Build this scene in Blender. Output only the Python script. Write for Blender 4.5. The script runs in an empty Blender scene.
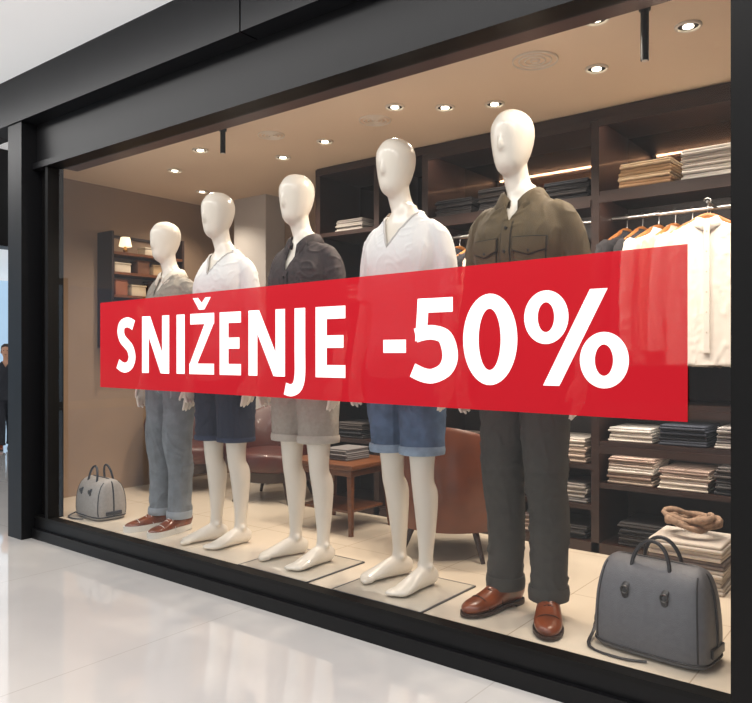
import bpy, bmesh, math, random
from mathutils import Vector, noise, Matrix
random.seed(7)
scene = bpy.context.scene
scene.view_settings.view_transform = 'Standard'
scene.view_settings.look = 'None'
scene.view_settings.exposure = 0.28
V = Vector
DEFER = []
def LK(o): DEFER.append(o)

# ------------------------------------------------------------------ materials
def srgb(r, g, b):
    f = lambda c: (c/255/12.92) if c/255 <= .04045 else ((c/255+.055)/1.055)**2.4
    return (f(r), f(g), f(b), 1)

def mat(name, col, rough=.6, metal=0, var=.12, nscale=30, bump=.0, bscale=200, spec=.5, sheen=0, emis=None, estr=0, coat=0, stretch=(1, 1, 1)):
    m = bpy.data.materials.new(name); m.use_nodes = True
    nt = m.node_tree; b = nt.nodes['Principled BSDF']
    b.inputs['Roughness'].default_value = rough
    b.inputs['Metallic'].default_value = metal
    b.inputs['Specular IOR Level'].default_value = spec
    if sheen: b.inputs['Sheen Weight'].default_value = sheen
    if coat: b.inputs['Coat Weight'].default_value = coat
    tc = nt.nodes.new('ShaderNodeTexCoord')
    mp = nt.nodes.new('ShaderNodeMapping'); mp.inputs['Scale'].default_value = stretch
    nt.links.new(tc.outputs['Object'], mp.inputs['Vector'])
    nz = nt.nodes.new('ShaderNodeTexNoise'); nz.inputs['Scale'].default_value = nscale
    nz.inputs['Detail'].default_value = 4
    nt.links.new(mp.outputs[0], nz.inputs['Vector'])
    cr = nt.nodes.new('ShaderNodeValToRGB')
    c = col
    cr.color_ramp.elements[0].position = .3; cr.color_ramp.elements[1].position = .7
    cr.color_ramp.elements[0].color = (c[0]*(1-var), c[1]*(1-var), c[2]*(1-var), 1)
    cr.color_ramp.elements[1].color = (min(1, c[0]*(1+var)), min(1, c[1]*(1+var)), min(1, c[2]*(1+var)), 1)
    nt.links.new(nz.outputs['Fac'], cr.inputs[0])
    nt.links.new(cr.outputs[0], b.inputs['Base Color'])
    if bump:
        n2 = nt.nodes.new('ShaderNodeTexNoise'); n2.inputs['Scale'].default_value = bscale
        nt.links.new(mp.outputs[0], n2.inputs['Vector'])
        bp = nt.nodes.new('ShaderNodeBump'); bp.inputs['Strength'].default_value = bump
        bp.inputs['Distance'].default_value = .002
        nt.links.new(n2.outputs['Fac'], bp.inputs['Height'])
        nt.links.new(bp.outputs[0], b.inputs['Normal'])
    if emis:
        b.inputs['Emission Color'].default_value = emis
        b.inputs['Emission Strength'].default_value = estr
    return m

def tile_mat(name, c1, grout, scale, rough, bw=.6, bh=.6, var=.03, spec=.5, coat=0):
    m = mat(name, c1, rough, var=var, nscale=2.5, spec=spec, coat=coat)
    nt = m.node_tree; b = nt.nodes['Principled BSDF']
    src = b.inputs['Base Color'].links[0].from_socket
    tc = nt.nodes.new('ShaderNodeTexCoord')
    br = nt.nodes.new('ShaderNodeTexBrick'); br.offset = 0
    br.inputs['Scale'].default_value = scale
    br.inputs['Mortar Size'].default_value = .0025
    br.inputs['Mortar Smooth'].default_value = .2
    br.inputs['Brick Width'].default_value = bw; br.inputs['Row Height'].default_value = bh
    nt.links.new(tc.outputs['Object'], br.inputs['Vector'])
    mx = nt.nodes.new('ShaderNodeMix'); mx.data_type = 'RGBA'
    nt.links.new(br.outputs['Fac'], mx.inputs['Factor'])
    nt.links.new(src, mx.inputs[6]); mx.inputs[7].default_value = grout
    nt.links.new(mx.outputs[2], b.inputs['Base Color'])
    return m

def attr_mat(name, rough=.85):
    m = bpy.data.materials.new(name); m.use_nodes = True
    nt = m.node_tree; b = nt.nodes['Principled BSDF']; b.inputs['Roughness'].default_value = rough
    a = nt.nodes.new('ShaderNodeAttribute'); a.attribute_name = 'cloth_col'
    nz = nt.nodes.new('ShaderNodeTexNoise'); nz.inputs['Scale'].default_value = 120
    tc = nt.nodes.new('ShaderNodeTexCoord'); nt.links.new(tc.outputs['Object'], nz.inputs['Vector'])
    mx = nt.nodes.new('ShaderNodeMix'); mx.data_type = 'RGBA'; mx.blend_type = 'MULTIPLY'; mx.inputs['Factor'].default_value = .2
    nt.links.new(a.outputs['Color'], mx.inputs[6]); nt.links.new(nz.outputs['Color'], mx.inputs[7])
    nt.links.new(mx.outputs[2], b.inputs['Base Color'])
    return m

M = {}
M['skin'] = mat('mannequin_gloss_white', srgb(226, 217, 203), .3, var=.01, nscale=5, coat=.3)
M['black'] = mat('black_aluminium', srgb(15, 15, 17), .42, var=.06, nscale=8, spec=.25)
M['black2'] = mat('black_frame_inner', srgb(9, 8, 8), .5, var=.06, nscale=8, spec=.25)
M['fascia'] = mat('fascia_panel', srgb(20, 21, 24), .42, var=.04, nscale=4, spec=.25)
M['reveal'] = mat('bronze_soffit', srgb(72, 44, 36), .35, var=.06, nscale=4)
M['wood'] = mat('dark_walnut', srgb(46, 27, 20), .45, var=.3, nscale=6, stretch=(1, 6, 6), coat=.1)
M['woodback'] = mat('walnut_back_panel', srgb(38, 26, 21), .5, var=.25, nscale=6, stretch=(6, 6, 1))
M['tablewood'] = mat('oiled_oak_brown', srgb(100, 58, 30), .4, var=.3, nscale=8, stretch=(1, 8, 8))
M['bmirror'] = mat('bronze_mirror', srgb(104, 78, 60), .06, metal=1, var=.02)
M['wall'] = mat('warm_plaster', srgb(148, 124, 102), .8, var=.06, nscale=3)
M['wallgrey'] = mat('grey_plaster', srgb(196, 190, 184), .7, var=.05, nscale=3)
M['ceil'] = mat('shop_ceiling_paint', srgb(228, 206, 180), .85, var=.02, nscale=3)
M['mceil'] = mat('mall_ceiling_paint_glow', srgb(228, 230, 232), .8, var=.02, nscale=2, emis=(1, 1, 1, 1), estr=.24)  # emission added to brighten the painted ceiling, which is no lamp
M['mfloor'] = tile_mat('polished_mall_tile', srgb(228, 224, 220), srgb(208, 202, 196), 1, .07, 1.2, 1.2, .03, spec=.9, coat=1.0)
M['mfloor'].node_tree.nodes['Principled BSDF'].inputs['Coat Roughness'].default_value = .03
M['sfloor'] = tile_mat('cream_display_tile', srgb(222, 208, 188), srgb(190, 172, 150), 1, .18, .6, .6, .04)
M['steel'] = mat('brushed_steel', srgb(190, 188, 184), .3, metal=1, var=.05)
M['dksteel'] = mat('gunmetal', srgb(90, 88, 86), .3, metal=1, var=.05)
M['brass'] = mat('aged_brass', srgb(170, 130, 70), .3, metal=1, var=.05)
M['lamp'] = mat('lamp_lens', (1, .9, .75, 1), .4, emis=(1, .88, .68, 1), estr=10)
M['shade'] = mat('lamp_shade', (1, .85, .6, 1), .6, emis=(1, .78, .5, 1), estr=1.3)
M['whitetrim'] = mat('white_lamp_trim', srgb(225, 215, 200), .5, var=.02)
M['olive'] = mat('olive_twill', srgb(78, 64, 40), .85, var=.14, nscale=40, bump=.4, bscale=600)
M['olive_dk'] = mat('olive_twill_seam', srgb(38, 30, 18), .85, var=.12, nscale=40, bump=.4, bscale=600)
M['button'] = mat('horn_button', srgb(26, 19, 13), .3, var=.1)
M['chino'] = mat('charcoal_chino', srgb(62, 59, 54), .85, var=.1, nscale=40, bump=.4, bscale=700)
M['chino_seam'] = mat('charcoal_seam', srgb(38, 36, 33), .85, var=.1)
M['tee'] = mat('white_jersey', srgb(218, 217, 215), .9, var=.02, nscale=30, bump=.3, bscale=500)
M['tee_rib_shade'] = mat('shaded_rib_neckband', srgb(186, 182, 178), .9, var=.03, nscale=60)  # greyer than the tee: neckline shadow put into the rib colour
M['denim'] = mat('washed_blue_denim', srgb(76, 96, 124), .85, var=.4, nscale=14, bump=.5, bscale=500)
M['denim_lt'] = mat('denim_turnup', srgb(136, 154, 174), .85, var=.15, nscale=30, bump=.5, bscale=500)
M['denim_g'] = mat('grey_blue_denim', srgb(116, 122, 128), .85, var=.2, nscale=14, bump=.5, bscale=500)
M['denim_g2'] = mat('grey_blue_turnup', srgb(148, 155, 162), .85, var=.1, nscale=14)
M['printed'] = mat('dark_printed_cotton', srgb(46, 35, 35), .8, var=.75, nscale=70, bump=.2)
M['beige'] = mat('beige_linen', srgb(162, 154, 143), .9, var=.08, nscale=60, bump=.4, bscale=500)
M['beige2'] = mat('beige_linen_turnup', srgb(182, 174, 163), .9, var=.06, nscale=60)
M['navy'] = mat('navy_cotton', srgb(28, 34, 54), .85, var=.12, nscale=60, bump=.3, bscale=500)
M['navy2'] = mat('navy_turnup', srgb(44, 52, 76), .85, var=.1, nscale=60)
M['greyshirt'] = mat('grey_chambray', srgb(134, 127, 116), .9, var=.12, nscale=50, bump=.3)
M['greyseam'] = mat('grey_seam', srgb(84, 78, 70), .9, var=.1, nscale=50)
M['printseam'] = mat('dark_seam', srgb(24, 18, 18), .9, var=.1, nscale=50)
M['creamcollar'] = mat('cream_collar', srgb(206, 196, 180), .9, var=.04)
M['leather'] = mat('tan_shoe_leather', srgb(118, 54, 20), .28, var=.3, nscale=18, coat=.4)
M['sole'] = mat('shoe_sole', srgb(48, 28, 18), .5, var=.1)
M['lace'] = mat('shoe_lace', srgb(48, 24, 12), .7, var=.1)
M['whitesole'] = mat('white_rubber', srgb(226, 222, 214), .5, var=.03)
M['bag'] = mat('grey_pebbled_leather', srgb(100, 100, 104), .5, var=.08, nscale=60, bump=.7, bscale=420)
M['bag2'] = mat('taupe_pebbled_leather', srgb(156, 150, 144), .5, var=.08, nscale=60, bump=.7, bscale=420)
M['bagdk'] = mat('bag_piping_leather', srgb(40, 38, 40), .4, var=.08)
M['tanleather'] = mat('cognac_leather', srgb(104, 52, 28), .38, var=.2, nscale=12, coat=.15)
M['redleather'] = mat('oxblood_leather', srgb(74, 32, 26), .4, var=.2, nscale=12, coat=.15)
M['fold'] = attr_mat('folded_cotton')
M['hangwood'] = mat('hanger_beech', srgb(176, 112, 60), .4, var=.15)
M['plate'] = mat('base_plate_glass', srgb(204, 194, 178), .08, var=.03, nscale=10, coat=.5)
M['plateline'] = mat('base_plate_edge', srgb(84, 84, 86), .3, var=.03, nscale=10)
M['hair'] = mat('dark_hair', srgb(40, 28, 22), .6)
M['flesh'] = mat('skin_tone', srgb(200, 150, 122), .5, var=.04)
M['jacket'] = mat('dark_jacket', srgb(34, 36, 44), .8)
M['bluewall'] = mat('daylight_glazing', srgb(176, 200, 220), .2, var=.05, nscale=1, emis=srgb(170, 205, 235), estr=.4)
M['shirtw'] = mat('hanging_white_cotton', srgb(232, 227, 220), .9, var=.03)
M['shirtb'] = mat('hanging_beige_cotton', srgb(200, 176, 158), .9, var=.05)
M['shirtd'] = mat('hanging_dark_cotton', srgb(42, 40, 44), .9, var=.1)
M['rope'] = mat('tan_scarf', srgb(150, 124, 104), .9, var=.3, nscale=60)

m = mat('red_vinyl', srgb(190, 16, 32), .75, var=.02, nscale=2, spec=.2, emis=srgb(205, 20, 38), estr=.16)  # slight emission added to keep the red even; plain vinyl, not lit
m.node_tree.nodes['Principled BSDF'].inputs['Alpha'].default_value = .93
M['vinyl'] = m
M['letter'] = mat('white_vinyl', srgb(245, 245, 245), .6, var=.0, emis=(1, 1, 1, 1), estr=.4)  # letters glow too: extra brightness put into the material

# architectural glass: two sided Schlick reflection, thin pane
g = bpy.data.materials.new('shop_glass'); g.use_nodes = True
nt = g.node_tree; nt.nodes.clear()
out = nt.nodes.new('ShaderNodeOutputMaterial'); mix = nt.nodes.new('ShaderNodeMixShader')
tr = nt.nodes.new('ShaderNodeBsdfTransparent'); gl = nt.nodes.new('ShaderNodeBsdfGlossy')
gl.inputs['Roughness'].default_value = .0
tr.inputs['Color'].default_value = (.98, .985, .985, 1)
lw = nt.nodes.new('ShaderNodeLayerWeight'); lw.inputs['Blend'].default_value = .5
pw = nt.nodes.new('ShaderNodeMath'); pw.operation = 'POWER'; pw.inputs[1].default_value = 5
ml = nt.nodes.new('ShaderNodeMath'); ml.operation = 'MULTIPLY_ADD'; ml.inputs[1].default_value = .9; ml.inputs[2].default_value = .03
nt.links.new(lw.outputs['Facing'], pw.inputs[0]); nt.links.new(pw.outputs[0], ml.inputs[0])
nt.links.new(ml.outputs[0], mix.inputs[0]); nt.links.new(tr.outputs[0], mix.inputs[1]); nt.links.new(gl.outputs[0], mix.inputs[2])
nt.links.new(mix.outputs[0], out.inputs[0])
M['glass'] = g

# ------------------------------------------------------------------ mesh builder
def catmull(P, sub):
    n = len(P); out = []
    for i in range(n-1):
        p0 = P[max(i-1, 0)]; p1 = P[i]; p2 = P[i+1]; p3 = P[min(i+2, n-1)]
        for s in range(sub):
            t = s/sub
            out.append(tuple(.5*((2*b)+(-a+c)*t+(2*a-5*b+4*c-d)*t*t+(-a+3*b-3*c+d)*t**3)
                             for a, b, c, d in zip(p0, p1, p2, p3)))
    out.append(tuple(P[-1])); return out

class MB:
    def __init__(s): s.v = []; s.f = []; s.m = []; s.c = []
    def face(s, idx, m=0, c=None): s.f.append(idx); s.m.append(m); s.c.append(c)
    def box(s, x0, x1, y0, y1, z0, z1, m=0, c=None):
        b = len(s.v)
        s.v += [V((x, y, z)) for z in (z0, z1) for y in (y0, y1) for x in (x0, x1)]
        for q in ((0, 2, 3, 1), (4, 5, 7, 6), (0, 1, 5, 4), (2, 6, 7, 3), (0, 4, 6, 2), (1, 3, 7, 5)):
            s.face([b+i for i in q], m, c)
    def rbox(s, cx, cy, cz, w, d, h, r, m=0, c=None, rot=0, seg=2):
        bm = bmesh.new(); bmesh.ops.create_cube(bm, size=1)
        bmesh.ops.scale(bm, vec=(w, d, h), verts=bm.verts)
        bmesh.ops.bevel(bm, geom=bm.edges[:], offset=r, segments=seg, profile=.5, affect='EDGES')
        R = Matrix.Rotation(rot, 3, 'Z'); b = len(s.v)
        bm.verts.index_update()
        for v in bm.verts: s.v.append(R @ v.co + V((cx, cy, cz)))
        for f in bm.faces: s.face([b+v.index for v in f.verts], m, c)
        bm.free()
    def tube(s, P, m=0, n=16, sub=4, ref=(1, 0, 0), ex=2.0, cap=True, c=None, closed=False):
        """P: list (x,y,z,ra,rb)"""
        P = [tuple(p) if len(p) == 5 else tuple(p)+(p[3],) for p in P]
        Q = catmull(P, sub) if sub > 1 else P
        ref = V(ref); b0 = len(s.v); N = len(Q)
        for i, q in enumerate(Q):
            p = V(q[:3])
            if closed: t = V(Q[(i+1) % N][:3])-V(Q[i-1][:3])
            else: t = V(Q[min(i+1, N-1)][:3])-V(Q[max(i-1, 0)][:3])
            if t.length < 1e-9: t = V((0, 0, 1))
            t.normalize()
            a = ref-ref.dot(t)*t
            if a.length < 1e-3: a = V((0, 1, .01))-V((0, 1, .01)).dot(t)*t
            a.normalize(); bb = t.cross(a)
            for k in range(n):
                th = 2*math.pi*k/n; ct, st = math.cos(th), math.sin(th)
                cx = math.copysign(abs(ct)**(2/ex), ct); sx = math.copysign(abs(st)**(2/ex), st)
                s.v.append(p+a*cx*max(q[3], 1e-4)+bb*sx*max(q[4], 1e-4))
        R = N if closed else N-1
        for i in range(R):
            j = (i+1) % N
            for k in range(n):
                s.face([b0+i*n+k, b0+i*n+(k+1) % n, b0+j*n+(k+1) % n, b0+j*n+k], m, c)
        if cap and not closed:
            s.face([b0+k for k in range(n)][::-1], m, c); s.face([b0+(N-1)*n+k for k in range(n)], m, c)
    def cyl(s, p, q, r, m=0, n=20, r2=None):
        s.tube([(*p, r, r), (*q, r2 or r, r2 or r)], m, n, 1)
    def ell(s, c, r, m=0, n=16, k=8):
        P = []
        for i in range(k+1):
            a = math.pi*i/k
            P.append((c[0], c[1], c[2]-r[2]*math.cos(a), r[0]*math.sin(a)+1e-4, r[1]*math.sin(a)+1e-4))
        s.tube(P, m, n, 1)
    def lathe(s, c, prof, m=0, n=24):
        s.tube([(c[0], c[1], c[2]+z, r, r) for r, z in prof], m, n, 1)
    def mesh(s, name):
        me = bpy.data.meshes.new(name); me.from_pydata([tuple(v) for v in s.v], [], s.f); me.update()
        return me
    def obj(s, name, mats, smooth=True, parent=None, loc=(0, 0, 0), rot=0, angle=40):
        me = s.mesh(name)
        for mm in mats: me.materials.append(M[mm] if isinstance(mm, str) else mm)
        me.polygons.foreach_set('material_index', s.m)
        if any(c is not None for c in s.c):
            a = me.color_attributes.new('cloth_col', 'FLOAT_COLOR', 'CORNER')
            arr = []
            for f, c in zip(s.f, s.c): arr += list(c or (1, 1, 1, 1))*len(f)
            a.data.foreach_set('color', arr)
        bm = bmesh.new(); bm.from_mesh(me); bmesh.ops.recalc_face_normals(bm, faces=bm.faces); bm.to_mesh(me); bm.free()
        if smooth:
            me.polygons.foreach_set('use_smooth', [True]*len(me.polygons))
            me.set_sharp_from_angle(angle=math.radians(angle))
        o = bpy.data.objects.new(name, me); LK(o)
        o.location = loc; o.rotation_euler = (0, 0, rot)
        if parent: o.parent = parent
        return o

def remesh(mb, voxel, smooth_it=4):
    me = mb.mesh('tmp'); o = bpy.data.objects.new('tmp', me); scene.collection.objects.link(o)
    r = o.modifiers.new('r', 'REMESH'); r.mode = 'VOXEL'; r.voxel_size = voxel
    sm = o.modifiers.new('s', 'SMOOTH'); sm.factor = .5; sm.iterations = smooth_it
    dg = bpy.context.evaluated_depsgraph_get()
    m2 = bpy.data.meshes.new_from_object(o.evaluated_get(dg))
    bpy.data.objects.remove(o); bpy.data.meshes.remove(me)
    m2.polygons.foreach_set('use_smooth', [True]*len(m2.polygons))
    return m2

def link(me, name, mt, parent=None, mats=None):
    me.materials.clear()
    for q in (mats or [mt]): me.materials.append(M[q])
    o = bpy.data.objects.new(name, me); LK(o)
    if parent: o.parent = parent
    return o

def empty(name, loc=(0, 0, 0), rot=0, sc=1):
    e = bpy.data.objects.new(name, None); LK(e)
    e.location = loc; e.rotation_euler = (0, 0, rot); e.scale = (sc, sc, sc); e.empty_display_size = .1
    return e
r = math.radians
# ------------------------------------------------------------------ room shell
ZF = .13; ZC = 2.30; WL = -4.33; WR = -.469
def single(name, boxes, mt, mats=None, smooth=False):
    b = MB()
    for q in boxes: b.box(*q)
    return b.obj(name, mats or [mt], smooth=smooth)

single('floor', [(-20, 5, -9, 9, -.1, 0)], 'mfloor')
single('floor_display', [(-4.72, .6, .03, 1.75, .002, ZF)], 'sfloor')
single('ceiling', [(-4.72, .6, .07, 1.75, ZC, ZC+.05)], 'ceil')
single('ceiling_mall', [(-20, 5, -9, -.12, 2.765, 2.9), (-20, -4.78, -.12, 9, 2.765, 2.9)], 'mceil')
single('wall_back', [(-4.76, .6, 1.75, 1.8, 0, ZC+.1)], 'wall')
single('wall_left', [(-4.76, -4.72, .07, 1.75, 0, ZC+.1)], 'wall')
single('wall_right', [(.6, .66, .07, 1.8, 0, ZC+.1)], 'wall')
b = MB()
for x0, x1 in ((-9, -4.78), (-4.77, -2.4), (-2.39, .0), (.01, 2.5)):
    b.box(x0, x1, -.12, .06 if x0 > -4.8 else -.02, 2.49, 2.764, 0)
b.box(-9, 2.5, -.11, .05, 2.495, 2.76, 1)
b.obj('fascia', ['fascia', 'black2'], smooth=False)
b = MB(); b.box(-4.33, 2.5, -.02, .06, 2.25, 2.489, 0); b.box(-4.33, .0, -.045, .065, 2.214, 2.25, 0); b.box(-4.17, WR, .01, .15, 2.216, 2.298, 1)
b.obj('window_header', ['black', 'reveal'], smooth=False)
b = MB()
b.box(-4.50, -4.335, -.11, .068, 0, 2.488, 0); b.box(-4.76, -4.50, .045, .068, 0, 2.488, 0)
b.box(-4.33, -4.20, .012, .068, ZF, 2.21, 1); b.box(-4.21, -4.18, -.03, .068, ZF, 2.211, 1)
b.obj('window_frame_left', ['black', 'black2'], smooth=False)
b = MB(); b.box(WR, -.30, -.05, .068, ZF, 2.211, 0); b.box(-.29, 2.5, -.02, .068, 0, 2.211, 0)
b.obj('window_frame_right', ['black2'], smooth=False)
b = MB(); b.box(-4.33, -.295, -.03, .028, .0, .118, 0); b.box(-4.33, -.295, -.05, .0, 0, .06, 0); b.box(-4.33, -.295, -.035, .026, .118, .135, 1)
b.obj('window_sill', ['black', 'black2'], smooth=False)
b = MB(); b.v += [V((-4.179, .005, .136)), V((WR-.001, .005, .136)), V((WR-.001, .005, 2.211)), V((-4.179, .005, 2.211))]; b.face([0, 1, 2, 3])
b.obj('window_1', ['glass'], smooth=False)
single('door_portal', [(-6.2, -6.0, .08, 6, 1.98, 2.76), (-6.2, -6.0, 5.9, 6.05, 0, 1.98)], 'black')
b = MB()
for i in range(8): b.box(-15.1, -15, -8+i*2, -6.1+i*2, .1, 2.6, 0)
for i in range(9): b.box(-15.15, -14.95, -8.1+i*2, -8+i*2, 0, 2.76, 1)
b.obj('window_2', ['bluewall', 'black'], smooth=False)
single('trim_pilaster', [(-4.35, -4.0, 1.55, 1.748, ZF, ZC)], 'wallgrey')

# ------------------------------------------------------------------ banner + text
yb = -.004
b = MB()
pts = [(-3.665, .924), (-.594, .905), (-.594, 1.423), (-3.665, 1.386)]
for x, z in pts: b.v.append(V((x, yb, z)))
b.face([0, 1, 2, 3], 0)
YL = yb-.0012
def poly(P):
    n = len(b.v)
    for x, z in P: b.v.append(V((x, YL, z)))
    b.face(list(range(n, n+len(P))), 1)
def rect(x0, x1, z0, z1): poly([(x0, z0), (x1, z0), (x1, z1), (x0, z1)])
def ribbon(P, w, wz=None, sub=6):
    Q = catmull(P, sub) if sub > 1 else P
    wz = wz or w; L = []; n = len(Q)
    for i in range(n):
        t = V(Q[min(i+1, n-1)])-V(Q[max(i-1, 0)]); t.normalize()
        nx, nz = -t.y, t.x
        L.append(((Q[i][0]+nx*w/2, Q[i][1]+nz*wz/2), (Q[i][0]-nx*w/2, Q[i][1]-nz*wz/2)))
    for i in range(n-1): poly([L[i][0], L[i][1], L[i+1][1], L[i+1][0]])
def ring(cx, cz, ra, rb, ia, ib, n=48):
    for i in range(n):
        a, c = 2*math.pi*i/n, 2*math.pi*(i+1)/n
        poly([(cx+ra*math.cos(a), cz+rb*math.sin(a)), (cx+ra*math.cos(c), cz+rb*math.sin(c)),
              (cx+ia*math.cos(c), cz+ib*math.sin(c)), (cx+ia*math.cos(a), cz+ib*math.sin(a))])
ZB = 1.008; CH = .29; S = .062; Hh = .051
def tr_(P, x, z): return [(p[0]+x, p[1]+z) for p in P]
ribbon(tr_([(.150, .247), (.118, .26), (.085, .264), (.045, .251), (.033, .215), (.05, .177), (.085, .152), (.12, .124), (.136, .08), (.118, .042), (.08, .026), (.045, .029), (.006, .046)], -3.50, ZB), .062, .053)
def letN(x, w):
    rect(x, x+S-.004, ZB, ZB+CH); rect(x+w-S+.004, x+w, ZB, ZB+CH)
    poly([(x, ZB+CH), (x+.070, ZB+CH), (x+w, ZB), (x+w-.070, ZB)])
def letE(x, w):
    rect(x, x+S, ZB, ZB+CH); rect(x+S, x+w, ZB, ZB+Hh); rect(x+S, x+w, ZB+CH-Hh, ZB+CH); rect(x+S, x+w-.01, ZB+.121, ZB+.121+Hh)
letN(-3.275, .228)
rect(-2.988, -2.924, ZB, ZB+CH)
x = -2.887; w = .182
rect(x, x+w, ZB, ZB+Hh); rect(x+.006, x+w, ZB+CH-Hh, ZB+CH)
poly([(x, ZB+Hh-.005), (x, ZB), (x+.06, ZB+Hh), (x+w, ZB+CH-Hh+.005), (x+w, ZB+CH), (x+w-.07, ZB+CH-Hh)])
poly([(x+.025, ZB+.365), (x+.065, ZB+.365), (x+.092, ZB+.34), (x+.092, ZB+.308), (x+.072, ZB+.308)])
poly([(x+.159, ZB+.365), (x+.119, ZB+.365), (x+.092, ZB+.34), (x+.092, ZB+.308), (x+.112, ZB+.308)])
letE(-2.665, .147)
letN(-2.468, .23)
ribbon([(-2.15, ZB+CH), (-2.15, ZB+.12), (-2.15, ZB+.01), (-2.165, ZB-.04), (-2.20, ZB-.058), (-2.238, ZB-.052)], .062, .052)
letE(-2.06, .162)
rect(-1.707, -1.60, ZB+.10, ZB+.15)
x = -1.576; z = 1.0
rect(x+.03, x+.182, z+.255, z+.308)
poly([(x+.03, z+.308), (x+.08, z+.308), (x+.07, z+.165), (x+.018, z+.15)])
ribbon(tr_([(.02, .172), (.055, .18), (.10, .182), (.15, .163), (.171, .10), (.152, .05), (.10, .024), (.055, .026), (.006, .044)], x, z), .066, .053)
ring(-1.245, z+.154, .106, .158, .043, .106)
x = -1.114
ring(x+.078, z+.224, .078, .088, .029, .049); ring(x+.272, z+.084, .078, .088, .029, .049)
poly([(x+.068, z), (x+.125, z), (x+.284, z+.308), (x+.227, z+.308)])
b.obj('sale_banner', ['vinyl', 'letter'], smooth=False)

# ------------------------------------------------------------------ mannequins
def leg_path(sx, hipx, fx, fy, add=0.0):
    h = V((hipx+sx*.085, 0, .90)); a = V((fx, fy, .09))
    k = h.lerp(a, .5); k.y -= .012
    mid = h.lerp(k, .5)
    cf = k.lerp(a, .32); cf.y += .018
    return h, mid, k, cf, a

def foot_dir(yaw):
    return V((math.sin(yaw), -math.cos(yaw), 0)), V((math.cos(yaw), math.sin(yaw), 0))

def hand(mb, w, sx, curl=.35):
    x, y, z = w
    mb.tube([(x, y, z+.02, .022, .026), (x+sx*.002, y-.004, z-.03, .020, .034), (x, y-.008, z-.07, .018, .042), (x-sx*.004, y-.012, z-.098, .015, .04)], n=14, ref=(1, 0, 0))
    for i, (oy, L) in enumerate(((-.046, .072), (-.022, .082), (.002, .076), (.024, .06))):
        p = V((x-sx*.004, y+oy, z-.092)); P = [(*p, .0092)]
        ang = .1
        for s in range(3):
            ang += curl*(.6+.12*i)
            p = p+V((-sx*math.sin(ang)*.6, oy*.06, -math.cos(ang)))*L*(.42, .32, .26)[s]
            P.append((*p, (.0088, .008, .0062)[s]))
        mb.tube(P, n=8, sub=2)
    P = [(x-sx*.004, y-.024, z-.02, .012), (x-sx*.012, y-.052, z-.045, .0115), (x-sx*.02, y-.064, z-.075, .0095), (x-sx*.026, y-.066, z-.098, .007)]
    mb.tube(P, n=8, sub=2)

TORSO = [(1.58, .012, .044, .044), (1.555, .012, .056, .052), (1.53, .014, .082, .058), (1.505, .014, .112, .064), (1.475, .013, .138, .074), (1.43, .008, .158, .090), (1.35, -.006, .164, .110),
         (1.25, -.002, .152, .105), (1.15, .002, .136, .094), (1.08, .004, .132, .092), (1.0, .006, .145, .10), (.93, .01, .156, .108), (.86, .01, .152, .106), (.815, .008, .115, .08)]

def arm_pts(sx, sh=0):
    return [(sx*.110, .013, 1.478, .030, .036), (sx*.142, .014, 1.458, .034, .040), (sx*.166, .015, 1.425, .037, .043), (sx*.181, .016, 1.375, .038, .044), (sx*.195, .018, 1.30, .037, .044), (sx*.208, .022, 1.19, .035, .040),
            (sx*.219, .016, 1.10, .035, .041), (sx*.232, -.006, .99, .030, .034), (sx*.238, -.028, .885, .021, .027)]
WR_ = (.238, -.028, .885)
HDX, HDY = -.032, -.016

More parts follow.
